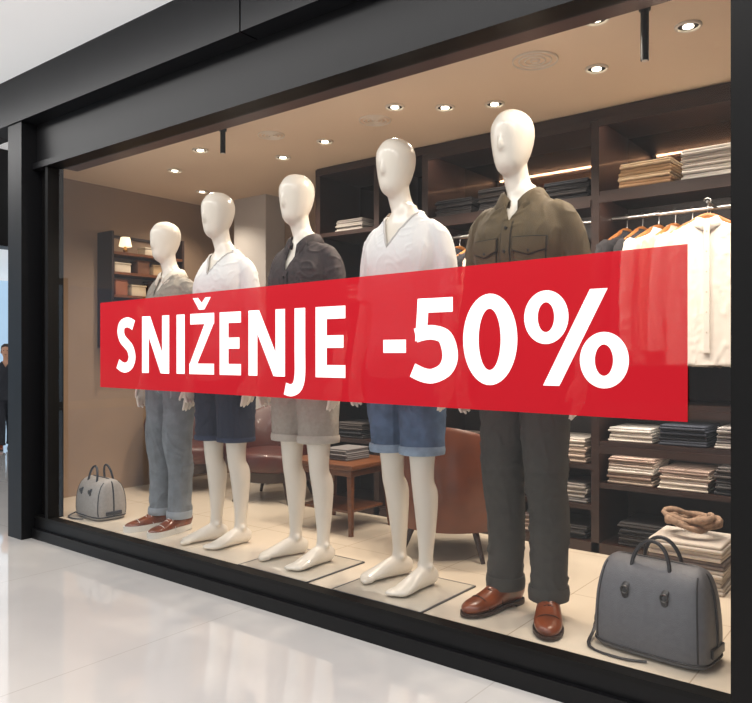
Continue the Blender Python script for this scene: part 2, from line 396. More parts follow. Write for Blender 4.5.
def build_body(p, voxel=.0066, feet=True):
    b = MB()
    hx = p['hip']
    b.tube([(0, -.040, 1.612, .012, .012), (0, -.036, 1.625, .034, .034), (0, -.030, 1.648, .049, .055), (0, -.018, 1.68, .061, .075), (0, -.006, 1.72, .070, .090), (0, .002, 1.765, .076, .098),
            (0, .006, 1.80, .073, .094), (0, .006, 1.832, .058, .076), (0, .006, 1.852, .034, .046), (0, .006, 1.86, .008, .01)], n=28)
    b.tube([(0, -.098, 1.745, .004, .003), (0, -.097, 1.725, .008, .008), (0, -.093, 1.705, .010, .010), (0, -.084, 1.692, .006, .006)], n=10)
    for v in b.v: v.x += HDX; v.y += HDY
    b.tube([(0, .02, 1.50, .066, .062), (HDX*.35, .016, 1.55, .052, .053), (HDX*.75, .006, 1.60, .047, .049), (HDX, -.006, 1.66, .048, .053)], n=20)
    b.tube([(hx*max(0, (1.2-z)/.35 if z < 1.2 else 0)*.9 if z > .85 else hx, y, z, rx, ry) for z, y, rx, ry in TORSO], n=28, ex=2.3)
    for sx in (-1, 1):
        b.tube(arm_pts(sx), n=16)
        hand(b, (sx*WR_[0], WR_[1], WR_[2]), sx)
        fx, fy, yaw = p['feet'][0 if sx < 0 else 1]
        h, mid, k, cf, a = leg_path(sx, hx, fx, fy)
        b.tube([(h.x, h.y+.012, h.z, .076, .092), (h.x, h.y, h.z-.08, .080, .088), (*mid, .070, .078), ((mid.x+k.x)/2, (mid.y+k.y)/2, (mid.z+k.z)/2, .058, .064), (*k, .048, .054), (k.x, k.y+.006, k.z-.07, .046, .050),
                (*cf, .050, .056), ((cf.x+a.x)/2, (cf.y+a.y)/2+.006, (cf.z+a.z)/2, .038, .043), (a.x, a.y+.004, a.z+.04, .028, .035), (a.x, a.y, a.z-.04, .029, .037)], n=18)
        b.ell((k.x, k.y-.034, k.z+.01), (.026, .022, .034))
        if feet:
            d, sd = foot_dir(yaw)
            b.ell((a.x-sd.x*.03, a.y-sd.y*.03, .088), (.012, .014, .014)); b.ell((a.x+sd.x*.03, a.y+sd.y*.03, .088), (.012, .014, .014))
            R = [(-.062, .032, .018, .02), (-.05, .036, .030, .034), (-.015, .045, .033, .043), (.03, .045, .034, .044), (.075, .036, .038, .034), (.12, .026, .044, .024), (.155, .02, .043, .017), (.178, .015, .036, .012)]
            b.tube([(a.x+d.x*s, a.y+d.y*s, z, w, hh) for s, z, w, hh in R], n=18, ref=sd)
            for i in range(5):
                o = (-.036, -.016, .001, .017, .031)[i]*(-1 if sx < 0 else 1)
                L = (.205, .203, .196, .187, .175)[i]; r = (.013, .0095, .009, .0085, .008)[i]
                q0 = a+d*(L-.05)+sd*o; q1 = a+d*(L-.012)+sd*o
                b.tube([(q0.x, q0.y, .016, r, r), (q1.x, q1.y, .014, r, r), (q1.x+d.x*.012, q1.y+d.y*.012, .011, r*.5, r*.5)], n=8, sub=2, ref=sd)
    for v in b.v:
        if v.z < .001 and v.z > -.2: v.z = .001
    return remesh(b, voxel, 3)

def wrinkle(me, amp, fz=1.0, seed=0, sc=9, ridge=1.0):
    """cloth folds: broad soft drape plus sparse diagonal crease ridges"""
    N = len(me.vertices); co = [0.0]*(3*N); me.vertices.foreach_get('co', co)
    no = [0.0]*(3*N); me.vertex_normals.foreach_get('vector', no)
    for i in range(N):
        x, y, z = co[3*i:3*i+3]
        q = V((x*sc+seed*3.1, y*sc, z*sc*fz+x*sc*.9))
        wv = noise.noise(q*.5)
        n1 = noise.noise(q*.7)
        n2 = noise.noise(V((x*sc*.9-z*sc*1.5+seed, y*sc*1.1, z*sc*1.0+abs(x)*sc*2.0+wv*2)))
        n3 = noise.noise(V((x*sc*2.1+seed, y*sc*1.5, z*sc*.55+wv*3)))
        rd = 1-min(1, abs(n2)*5); rv = 1-min(1, abs(n3)*4.5)
        msk = max(0, min(1, .5+wv*2.2))
        k = amp*(n1*.9+(rd*rd*1.2*msk+rv*rv*.7*(1-msk))*ridge-.2)
        co[3*i] += no[3*i]*k; co[3*i+1] += no[3*i+1]*k; co[3*i+2] += no[3*i+2]*k
    me.vertices.foreach_set('co', co); me.update()

def cut_neck(me, za, zt, w, zback, yf=.0):
    bm = bmesh.new(); bm.from_mesh(me)
    sl = (zt-za)/w
    for sgn in (-1, 1):
        top = [f for f in bm.faces if f.calc_center_median().z > za-.06]
        geo = list({v for f in top for v in f.verts})+list({e for f in top for e in f.edges})+top
        bmesh.ops.bisect_plane(bm, geom=geo, plane_co=(0, 0, za), plane_no=V((-sgn*sl, 0, 1)).normalized())
    for pc, pn in (((0, 0, zback), (0, 0, 1)), ((0, yf, 0), (0, 1, 0))):
        top = [f for f in bm.faces if f.calc_center_median().z > za-.06]
        geo = list({v for f in top for v in f.verts})+list({e for f in top for e in f.edges})+top
        bmesh.ops.bisect_plane(bm, geom=geo, plane_co=pc, plane_no=pn)
    dl = []
    for f in bm.faces:
        c = f.calc_center_median()
        if c.z > zback or (c.y < yf and c.z > za+abs(c.x)*sl): dl.append(f)
    bmesh.ops.delete(bm, geom=dl, context='FACES')
    bm.to_mesh(me); bm.free()
    me.polygons.foreach_set('use_smooth', [True]*len(me.polygons))

def build_shirt(p, zs=1.17, add=.013, cut=(1.40, 1.545, .085, 1.55), wr=.003, seed=0, loose=1.0, zh=.86, ridge=1.0, sadd=.85):
    b = MB(); hx = p['hip']
    P = []
    for z, y, rx, ry in TORSO:
        if z < zh-.04: continue
        a = add*(1.0+(1.2-z)*2.2*loose if z < 1.2 else 1.0)
        X = hx*max(0, (1.2-z)/.35)*.9 if z < 1.2 else 0
        P.append((X, y, z, rx+a*(.7 if z > 1.5 else 1), ry+a*(.9 if z > 1.5 else 1)))
    b.tube(P, n=32, ex=2.25)
    for sx in (-1, 1):
        A = [q for q in arm_pts(sx) if q[2] > zs-.001]
        A = [(x, y, z, ra+add*sadd, rb+add*sadd) for x, y, z, ra, rb in A]
        b.tube(A, n=18)
        if zs > 1.0:
            x, y, z = A[-1][:3]
            b.tube([(x-sx*.003, y, z+.03, A[-1][3]+.006, A[-1][4]+.006), (x, y, z-.008, A[-1][3]+.008, A[-1][4]+.008)], n=18, sub=1)
    me = remesh(b, .0066, 2); me.update()
    wrinkle(me, wr, .6, seed, 9.5, ridge)
    cut_neck(me, *cut)
    return me

def build_bottoms(p, zend, rthigh, rend, wr=.003, seed=0, cuff=.03):
    b = MB(); hx = p['hip']
    P = [(hx*max(0, (1.2-z)/.35)*.9 if z > .85 else hx, y, z, rx+.012, ry+.012) for z, y, rx, ry in TORSO if z < 1.05]
    b.tube(P, n=28, ex=2.3)
    c = MB()
    for sx in (-1, 1):
        fx, fy, yaw = p['feet'][0 if sx < 0 else 1]
        h, mid, k, cf, a = leg_path(sx, hx, fx, fy)
        a = V((a.x, a.y, .05))
        pts = [h+V((0, .01, 0)), h+V((0, 0, -.08)), mid, k, cf, a]
        line = catmull([tuple(q) for q in pts], 6)
        line = [q for q in line if q[2] >= zend]
        dd = (V(line[-1])-V(line[-3])).normalized(); e = V(line[-1])+dd*((line[-1][2]-zend)/max(.2, -dd.z)); line.append(tuple(e))
        T = []
        z0 = line[0][2]
        for q in line[::2]+[line[-1]]:
            f = (z0-q[2])/(z0-zend)
            r = rthigh*(1-f)+rend*f
            if zend < .2: r = rthigh+(rend-rthigh)*min(1, f*1.25)**.9
            T.append((q[0], q[1], q[2], r*.97, r*1.06))
        b.tube(T, n=22, sub=2)
        q = T[-1]; u = -dd
        e0 = V(q[:3])
        R = q[3]+.0045
        c.tube([(*(e0+dd*.003), R-.004, R+.004), (*(e0+dd*.003), R, R+.008), (*(e0+u*cuff*.5), R+.003, R+.010), (*(e0+u*cuff), R, R+.008), (*(e0+u*cuff), R-.006, R+.001)], n=28, sub=1)
    me = remesh(b, .0075, 2); me.update(); wrinkle(me, wr, 1.0 if zend < .2 else .7, seed)
    return me, c

def collar(parent, mt, za, name='collar', leaf=.05):
    b = MB(); n = 28; rows = []
    for i in range(n+1):
        t = i/n; a = math.radians(-90+14+(332)*t)
        front = abs(t-.5)*2
        x = math.cos(a); y = math.sin(a)
        rx, ry = .062+.006*front, .064
        dz = -.055*front**4
        base = V((x*(rx+.010), .014+y*(ry+.012), 1.535+dz*1.2-.01*front))
        fold = V((x*rx-.006, .012+y*ry, 1.572+dz))
        L = leaf+.030*front**6
        out_ = V((x*(rx+.034+.01*front), .012+y*(ry+.030+.012*front**3), 1.572+dz-L))
        midl = V((x*(rx+.012)-.006, .012+y*(ry+.012), 1.574+dz-.008))
        rows.append((base, fold, midl, out_))
    for r in rows: b.v += [V(q) for q in r]
    for i in range(n):
        for k in range(3):
            j = i*4+k; b.face([j, j+1, j+5, j+4], 0)
    o = b.obj(name, [mt], parent=parent, angle=80)
    s = o.modifiers.new('sol', 'SOLIDIFY'); s.thickness = .0035; s.offset = 0
    return o

from mathutils.bvhtree import BVHTree
def patches(me, specs, parent, name, mats):
    bm = bmesh.new(); bm.from_mesh(me); T = BVHTree.FromBMesh(bm); bm.free()
    b = MB()
    for x0, x1, z0, z1, off, mi, point in specs:
        nx, nz = max(2, int((x1-x0)/.012)), max(2, int((z1-z0)/.012)); st = len(b.v)
        G = []
        for j in range(nz+1):
            for i in range(nx+1):
                x = x0+(x1-x0)*i/nx; f = 1-abs(2*i/nx-1)
                zz = z0-point*f; z = zz+(z1-zz)*j/nz
                h = T.ray_cast(V((x, -1, z)), V((0, 1, 0)))
                y = (h[0].y if h[0] else -.1)-off
                G.append(V((x, y, z)))
        back = [g+V((0, off+.004, 0)) for g in G]
        b.v += G+back; K = len(G); W = nx+1
        for j in range(nz):
            for i in range(nx):
                q = st+j*W+i; b.face([q, q+1, q+W+1, q+W], mi)
        for i in range(nx):
            b.face([st+i, st+K+i, st+K+i+1, st+i+1], mi); q = st+nz*W+i; b.face([q, q+1, q+K+1, q+K], mi)
        for j in range(nz):
            q = st+j*W; b.face([q, q+W, q+W+K, q+K], mi); q = st+j*W+nx; b.face([q, q+K, q+W+K, q+W], mi)
    return b.obj(name, mats, parent=parent, angle=50), T

def buttons(T, pts, parent, mt='button', r=.0055):
    b = MB()
    for x, z in pts:
        h = T.ray_cast(V((x, -1, z)), V((0, 1, 0)))
        y = (h[0].y if h[0] else -.12)-.009
        b.cyl((x, y+.006, z), (x, y-.004, z), r, 0, 12)
    return b.obj('buttons', [mt], parent=parent)

def shoes(p, parent, sneaker=False):
    up = MB(); so = MB(); la = MB()
    for sx in (-1, 1):
        fx, fy, yaw = p['feet'][0 if sx < 0 else 1]
        d, sd = foot_dir(yaw); a = V((fx, fy, 0))
        R = [(-.085, .045, .014, .028), (-.077, .05, .029, .042), (-.045, .056, .037, .05), (-.005, .062, .038, .055), (.04, .056, .041, .048), (.085, .044, .046, .036), (.13, .036, .049, .029), (.17, .032, .045, .025), (.20, .028, .034, .02), (.218, .025, .014, .012)]
        st = len(up.v)
        up.tube([(a.x+d.x*s, a.y+d.y*s, z, w, h) for s, z, w, h in R], n=24, sub=5, ref=sd)
        for v in up.v[st:]: v.z = max(v.z, .014)
        up.tube([(*(a+d*.0+V((0, 0, .085))), .036, .042), (*(a+V((0, 0, .112))), .035, .043), (*(a+V((0, 0, .116))), .031, .039)], n=20, sub=2, ref=sd)
        for s, w, zt in ((.135, .0495, .065), (.06, .044, .096)):
            P = []
            for k in range(13):
                th = math.pi*k/12; q = a+d*(s+.012*math.sin(th))+sd*(w*math.cos(th)); P.append((q.x, q.y, .016+(zt-.016)*math.sin(th)**.8, .0018))
            la.tube(P, n=6, sub=1, m=0)
        for i in range(5):
            s = .030+i*.015; zt = .111-i*.0078
            P = []
            for k in range(7):
                o = -.018+.036*k/6; q = a+d*(s+(.004 if k % 2 else 0))+sd*o; P.append((q.x, q.y, zt-abs(o)*.35, .0030))
            la.tube(P, n=6, sub=2, m=0)
        O = [(-.092, .0), (-.085, .022), (-.06, .036), (-.02, .038), (.03, .037), (.08, .046), (.13, .053), (.17, .049), (.205, .036), (.224, .016), (.228, 0)]
        L = [a+d*s+sd*w for s, w in O]+[a+d*s-sd*w for s, w in O[-2:0:-1]]
        for z0, z1, sel in ((.006 if not sneaker else .0, .018 if not sneaker else .034, None), (.0, .008, 'heel')):
            LL = L if sel is None else [a+d*s+sd*w for s, w in O[:4]]+[a+d*s-sd*w for s, w in O[3:0:-1]]
            n = len(LL); s0 = len(so.v)
            so.v += [V((q.x, q.y, z0)) for q in LL]+[V((q.x, q.y, z1)) for q in LL]
            so.face([s0+i for i in range(n)][::-1]); so.face([s0+n+i for i in range(n)])
            for i in range(n): so.face([s0+i, s0+(i+1) % n, s0+n+(i+1) % n, s0+n+i])
        if not sneaker:
            c0 = a+d*.13; so.rbox(c0.x, c0.y, .004, .07, .12, .008, .003, rot=math.atan2(d.x, -d.y))
    up.obj('shoe_uppers', ['leather'], parent=parent, angle=60)
    so.obj('shoe_soles', ['whitesole' if sneaker else 'sole'], parent=parent)
    la.obj('shoe_laces', ['whitesole' if sneaker else 'lace'], parent=parent)

def mannequin(x, y, H, p):
    z = ZF+(.006 if p.get('plate') else 0)
    e = empty('mannequin', (x, y, z), p.get('rot', 0), (H)/1.86)
    link(build_body(p, feet=not p.get('shoes')), 'body', 'skin', e)
    sh = build_shirt(p, **p['shirt']); so = link(sh, 'shirt', p['shirt_mat'], e)
    sm = so.modifiers.new('s', 'SOLIDIFY'); sm.thickness = .0035; sm.offset = -1
    bt, cf = build_bottoms(p, **p['bot']); link(bt, 'trousers' if p['bot']['zend'] < .3 else 'shorts', p['bot_mat'], e)
    cf.obj('turn_ups', [p['cuff_mat']], parent=e, angle=60)
    za = p['shirt']['cut'][0]
    if p.get('collar'):
        collar(e, p['collar'], za)
        tm = p.get('trim', p['shirt_mat'])
        sp = [(-.0210, .0210, .90, za-.004, .0025, 1, 0), (-.0165, .0165, .90, za-.004, .0050, 0, 0)]
        if p.get('pockets'):
            for s in (-1, 1):
                x0, x1 = sorted((s*.038, s*.135))
                sp += [(x0-.004, x1+.004, 1.211, 1.338, .003, 1, .012), (x0, x1, 1.215, 1.335, .006, 0, .012), (x0-.008, x1+.008, 1.320, 1.370, .009, 1, .020), (x0-.004, x1+.004, 1.324, 1.366, .012, 0, .018)]
        o, T = patches(sh, sp, e, 'placket_and_pockets', [p['shirt_mat'], tm])
        bl = [(0, za-.03-i*.085) for i in range(6)]
        if p.get('pockets'): bl += [(-.0865, 1.318), (.0865, 1.318)]
        buttons(T, bl, e)
    else:
        bm = bmesh.new(); bm.from_mesh(sh); T = BVHTree.FromBMesh(bm); bm.free()
        b = MB(); c = p['shirt']['cut']; P = []
        for i in range(-14, 15):
            xx = c[2]*.93*i/14; zz = c[0]+abs(xx)*(c[1]-c[0])/c[2]-.006
            h = T.ray_cast(V((xx, -1, zz-.002)), V((0, 1, 0)))
            if h[0] and h[0].y < .03: P.append((xx, h[0].y+.002, zz, .0048, .0048))
        if len(P) > 2: b.tube(P, n=8, sub=1); b.obj('neckband', ['tee_rib_shade'], parent=e)
    if p.get('shoes'): shoes(p, e, p['shoes'] == 'sneaker')
    hx = p['hip']
    patches(bt, [(hx-.004, hx+.004, .80, .98, .002, 0, 0), (hx-.125, hx-.118, .80, .90, .002, 0, 0), (hx+.118, hx+.125, .80, .90, .002, 0, 0)], e, 'fly_and_pockets', [p.get('seam', p['cuff_mat'])])
    if p.get('plate'):
        b = MB(); cx, cy = p['hip']*1.5+.03, -.06
        b.rbox(cx, cy, -.003, .44, .40, .006, .002)
        for q in (-1, 1):
            b.box(cx-.221, cx+.221, cy+q*.198-.003, cy+q*.198+.003, -.0058, .0008, 1); b.box(cx+q*.218-.003, cx+q*.218+.003, cy-.2, cy+.2, -.0058, .0008, 1)
        b.obj('base_plate', ['plate', 'plateline'], parent=e, smooth=False)
        b = MB(); b.cyl((p['feet'][1][0], p['feet'][1][1]+.03, -.001), (p['feet'][1][0], p['feet'][1][1]+.045, .26), .005)
        b.obj('support_rod', ['steel'], parent=e)
    return e

MAN = [
 dict(x=-1.262, y=.275, H=1.895, hip=.008, feet=[(-.085, .03, r(-14)), (.105, .0, r(24))], shoes='dress',
      shirt=dict(zs=.9, add=.018, cut=(1.435, 1.55, .062, 1.555), wr=.0062, seed=1), shirt_mat='olive', trim='olive_dk', collar='olive', pockets=True,
      bot=dict(zend=.075, rthigh=.101, rend=.068, wr=.0065, seed=2, cuff=.045), bot_mat='chino', cuff_mat='chino', seam='chino_seam'),
 dict(x=-1.818, y=.285, H=1.885, hip=.008, feet=[(-.07, .06, r(-20)), (.108, .0, r(-4))], plate=1,
      shirt=dict(zs=1.18, add=.015, cut=(1.395, 1.55, .086, 1.553), wr=.0050, seed=3, sadd=.6), shirt_mat='tee',
      bot=dict(zend=.55, rthigh=.103, rend=.090, wr=.006, seed=4, cuff=.03), bot_mat='denim', cuff_mat='denim_lt'),
 dict(x=-2.40, y=.28, H=1.82, hip=.01, feet=[(-.085, .03, r(-20)), (.125, -.0, r(-4))], plate=1,
      shirt=dict(zs=1.09, add=.015, cut=(1.38, 1.55, .07, 1.555), wr=.0058, seed=5), shirt_mat='printed', collar='printed', trim='printseam',
      bot=dict(zend=.575, rthigh=.106, rend=.096, wr=.006, seed=6, cuff=.03), bot_mat='beige', cuff_mat='beige2'),
 dict(x=-2.965, y=.275, H=1.817, hip=.01, feet=[(-.065, .0, r(-20)), (.105, .02, r(-5))],
      shirt=dict(zs=1.18, add=.015, cut=(1.42, 1.55, .086, 1.553), wr=.0050, seed=7, sadd=.6), shirt_mat='tee',
      bot=dict(zend=.545, rthigh=.105, rend=.094, wr=.006, seed=8, cuff=.02), bot_mat='navy', cuff_mat='navy2'),
 dict(x=-3.41, y=.27, H=1.713, hip=.005, feet=[(-.10, .0, r(-14)), (.08, -.0, r(5))], shoes='sneaker',
      shirt=dict(zs=1.09, add=.015, cut=(1.40, 1.55, .07, 1.555), wr=.0058, seed=9), shirt_mat='greyshirt', collar='creamcollar', trim='greyseam',
      bot=dict(zend=.085, rthigh=.102, rend=.068, wr=.0065, seed=10, cuff=.04), bot_mat='denim_g', cuff_mat='denim_g2'),
]
for p in MAN: mannequin(p['x'], p['y'], p['H'], p)

# ------------------------------------------------------------------ bags
def duffel(x, y, w, d, h, mt, rot=0):
    e = empty('travel_bag', (x, y, ZF), rot)
    b = MB(); hw, hd = w/2, d/2
    P = [(0, 0, .006, hw*.93, hd*.9), (0, 0, .02, hw*.98, hd), (0, 0, h*.3, hw*1.0, hd*1.03), (0, 0, h*.6, hw*.97, hd*.97), (0, 0, h*.82, hw*.91, hd*.80), (0, 0, h*.94, hw*.84, hd*.55), (0, 0, h, hw*.72, hd*.22), (0, 0, h*1.002, hw*.6, hd*.05)]
    b.tube(P, n=48, sub=5, ex=4.5)
    me_o = b.obj('body', [mt], parent=e, angle=70)
    T = BVHTree.FromPolygons([v.co for v in me_o.data.vertices], [p.vertices[:] for p in me_o.data.polygons])
    q = MB()
    for sx in (-1, 1):
        for sy in (-1, 1):
            pp = []
            for i in range(12):
                z = .03+(h*.93-.03)*i/11
                X = sx*hw*.86
                hit = T.ray_cast(V((X*(1-.12*(z/h)**3), sy*1.0, z)), V((0, -sy, 0)))
                if hit[0]: pp.append((hit[0].x, hit[0].y, hit[0].z, .0032))
            if len(pp) > 2: q.tube(pp, n=8, sub=1, m=0)
    P = []
    for k in range(48):
        th = 2*math.pi*k/48; ct, st = math.cos(th), math.sin(th)
        P.append((math.copysign(abs(ct)**(2/4.5), ct)*hw*.99, math.copysign(abs(st)**(2/4.5), st)*hd*1.01, .022, .004))
    q.tube(P, n=8, sub=1, closed=True, ref=(0, 0, 1))
    q.tube([(-hw*.85, 0, h*.93, .004), (-hw*.6, 0, h*1.0, .004), (0, 0, h*1.006, .004), (hw*.6, 0, h*1.0, .004), (hw*.85, 0, h*.93, .004)], n=8, ref=(0, 1, 0))
    q.box(hw*.5, hw*.62, -.004, .004, h*.93, h*.985)
    for sy in (-1, 1):
        hx = hw*.34; A = []
        for i in range(17):
            t = i/16; a = math.pi*t
            A.append((-hx*math.cos(a), sy*(hd*.55-.02*math.sin(a)), h*.80+(.09+h*.12)*math.sin(a)**.75, .0065))
        q.tube(A, n=10, sub=1, ref=(0, 1, 0))
        for sx in (-1, 1):
            hit = T.ray_cast(V((sx*hx, sy, h*.72)), V((0, -sy, 0)))
            yy = hit[0].y if hit[0] else sy*hd
            q.tube([(sx*hx, yy+sy*.003, h*.60, .011, .004), (sx*hx, yy+sy*.006, h*.72, .013, .004), (sx*hx, sy*hd*.60, h*.82, .008, .004)], n=10, ref=(1, 0, 0))
            R = [(sx*hx+.012*math.cos(t), yy+sy*.011, h*.70+.012*math.sin(t), .0026) for t in [2*math.pi*k/16 for k in range(16)]]
            q.tube(R, n=6, sub=1, closed=True, ref=(0, 1, 0), m=1)
    q.tube([(hw*1.0, 0, h*.12, .004), (hw*1.01, 0, h*.4, .004), (hw*.95, 0, h*.75, .004), (hw*.85, 0, h*.93, .004)], n=8, ref=(0, 1, 0))
    q.rbox(hw*1.01, 0, h*.18, .010, d*.5, h*.10, .004, 0)
    q.obj('handles_and_piping', ['bagdk', 'dksteel'], parent=e, angle=60)
    s = MB()
    s.tube([(-hw*1.0, 0, h*.55, .004, .006), (-hw-.012, -.02, h*.3, .004, .006), (-hw-.015, -.03, .03, .004, .006), (-hw*.9, -hd-.03, .006, .003, .006), (-hw*.3, -hd-.05, .006, .003, .006), (hw*.1, -hd-.02, .006, .003, .006)], n=8, ref=(0, 0, 1))
    s.obj('strap', ['bagdk'], parent=e)
    return e
duffel(-.750, .22, .38, .20, .30, 'bag', r(-6))
duffel(-4.01, .21, .31, .20, .235, 'bag2', r(-4))

# ------------------------------------------------------------------ cabinet
YF, YK = 1.25, 1.66
cab = MB()
X0, X1 = -3.20, .3
POST = [-3.20, -2.72, -2.366, -1.36, -.30, .28]
for x in POST: cab.box(x-.02, x+.02, YF, YK, ZF, ZC-.005, 0)
cab.box(X0, X1, YF-.01, YK, ZC-.05, ZC-.004, 0)
cab.box(X0, X1, YF, YK, ZF, ZF+.05, 0)
cab.box(X0, X1, YK, YK+.02, ZF, 1.88, 1)
cab.box(X0, X1, YK, YK+.02, 1.88, ZC-.005, 2)
SH = {0: [1.88, 1.45, .95, .58], 1: [1.88, 1.45, .95, .58], 2: [1.885, .86, .56, .36], 3: [1.90, .87, .68, .475], 4: [1.90, .87, .68, .475]}
for i, zs in SH.items():
    for z in zs: cab.box(POST[i]+.02, POST[i+1]-.02, YF+.005, YK, z-.025, z, 0)
for i in (2, 3, 4):
    cab.cyl((POST[i]+.02, 1.44, 1.79), (POST[i+1]-.02, 1.44, 1.79), .011, 3)
cab.cyl((-.85, 1.44, 1.79), (-.85, 1.27, 1.79), .006, 3)
# added fill strips under top rail and shelves, hidden by added front lips
FILLS = []
for i, zl in ((2, ZC-.052), (3, ZC-.052), (2, 1.858), (3, 1.873), (3, .843), (3, .653), (2, .833)):
    cab.box(POST[i]+.02, POST[i+1]-.02, YF-.009, YF+.004, zl-.032, zl+.004, 0)
    cab.box(POST[i]+.04, POST[i+1]-.04, YF+.008, YF+.018, zl-.005, zl+.001, 4); FILLS.append((POST[i], POST[i+1], zl-.008))
cabo = cab.obj('shelving_unit', ['wood', 'woodback', 'bmirror', 'steel', 'whitetrim'], smooth=False)
for a_, b_, zl in FILLS:
    l = bpy.data.lights.new('shelf_fill_light', 'AREA'); l.shape = 'RECTANGLE'; l.size = b_-a_-.1; l.size_y = .008; l.energy = 2.6 if zl > 1.5 else 1.0; l.color = (1, .9, .78)  # added fill light to brighten shelved and hanging shirts
    o = bpy.data.objects.new('shelf_fill_light', l); LK(o); o.parent = cabo; o.location = ((a_+b_)/2, YF+.015, zl); o.rotation_euler = (r(24), 0, 0)

PAL = {'white': [(226, 220, 212), (214, 206, 196), (232, 228, 222)], 'tan': [(206, 170, 128), (222, 196, 160), (188, 150, 112), (214, 204, 188)],
       'dark': [(40, 42, 48), (54, 52, 54), (34, 34, 38), (66, 60, 58)], 'mix': [(178, 160, 146), (198, 188, 176), (150, 128, 116), (120, 108, 104), (206, 196, 186)],
       'navy': [(40, 46, 62), (56, 60, 72), (34, 36, 44)], 'grey': [(150, 144, 140), (176, 170, 164), (120, 116, 116)]}
def stack(x, y, z, n, pal, w=.24, d=.26, h=.024, name='folded_shirts'):
    b = MB(); zz = 0
    for i in range(n):
        c = srgb(*random.choice(PAL[pal])); hh = h*random.uniform(.85, 1.15)
        ox, oy = random.uniform(-.006, .006), random.uniform(-.006, .006)
        ro = random.uniform(-.03, .03)
        b.rbox(ox, oy, zz+hh*.27, w*random.uniform(.96, 1.02), d, hh*.5, hh*.22, 0, c, ro, 3)
        b.rbox(ox+.002, oy+.004, zz+hh*.74, w*random.uniform(.95, 1.0), d*.98, hh*.5, hh*.22, 0, c, ro, 3)
        zz += hh
    return b.obj(name, ['fold'], loc=(x, y, z), angle=70)
ys = 1.40
stack(-1.13, ys, 1.901, 4, 'tan', .25, h=.030); stack(-.83, ys, 1.901, 5, 'white', .27, h=.028); stack(-.50, ys, 1.901, 4, 'white', .25)
for i, (pl, n) in enumerate((('white', 3), ('navy', 4), ('grey', 4), ('white', 3))): stack(-1.20+i*.245, ys, .681, n, pl, .21)
for i, (pl, n) in enumerate((('mix', 5), ('mix', 4), ('dark', 5), ('grey', 4))): stack(-1.20+i*.245, ys, .476, n, pl, .22)
stack(-1.14, ys, ZF+.051, 5, 'dark', .23)
stack(-2.19, ys, 1.886, 4, 'dark', .24); stack(-1.93, ys, 1.886, 5, 'dark', .2); stack(-1.52, ys, 1.886, 4, 'dark', .24)
for i, (pl, n) in enumerate((('mix', 4), ('dark', 4), ('grey', 3), ('mix', 5))): stack(-2.22+i*.235, ys, .561, n, pl, .2)
for i, (pl, n) in enumerate((('dark', 4), ('mix', 3), ('mix', 4), ('dark', 3))): stack(-2.22+i*.235, ys, ZF+.051, n, pl, .2)
for i, (pl, n) in enumerate((('dark', 3), ('mix', 3), ('dark', 3), ('grey', 4))): stack(-2.22+i*.235, ys, .361, n, pl, .2)
for xx in (-2.54, -2.96):
    for z, n in ((.581, 4), (.951, 3), (1.451, 4), (1.881, 3)):
        stack(xx, ys, z, n, random.choice(['dark', 'mix', 'grey']), .22)
stack(-.86, 1.06, ZF+.001, 6, 'mix', .30, .28, .036, 'folded_sweaters')
b = MB()
for k in range(3):
    P = []
    for i in range(26):
        t = 2*math.pi*i/26; rr = .075+.016*math.sin(3*t+k*2)
        P.append((rr*math.cos(t)*1.25, rr*math.sin(t), .028+.012*math.sin(2*t+k)+k*.016, .013+.003*math.sin(5*t)))
    b.tube(P, n=10, sub=1, closed=True, ref=(0, 0, 1))
b.obj('knotted_scarf', ['rope'], loc=(-.86, 1.06, ZF+.222))

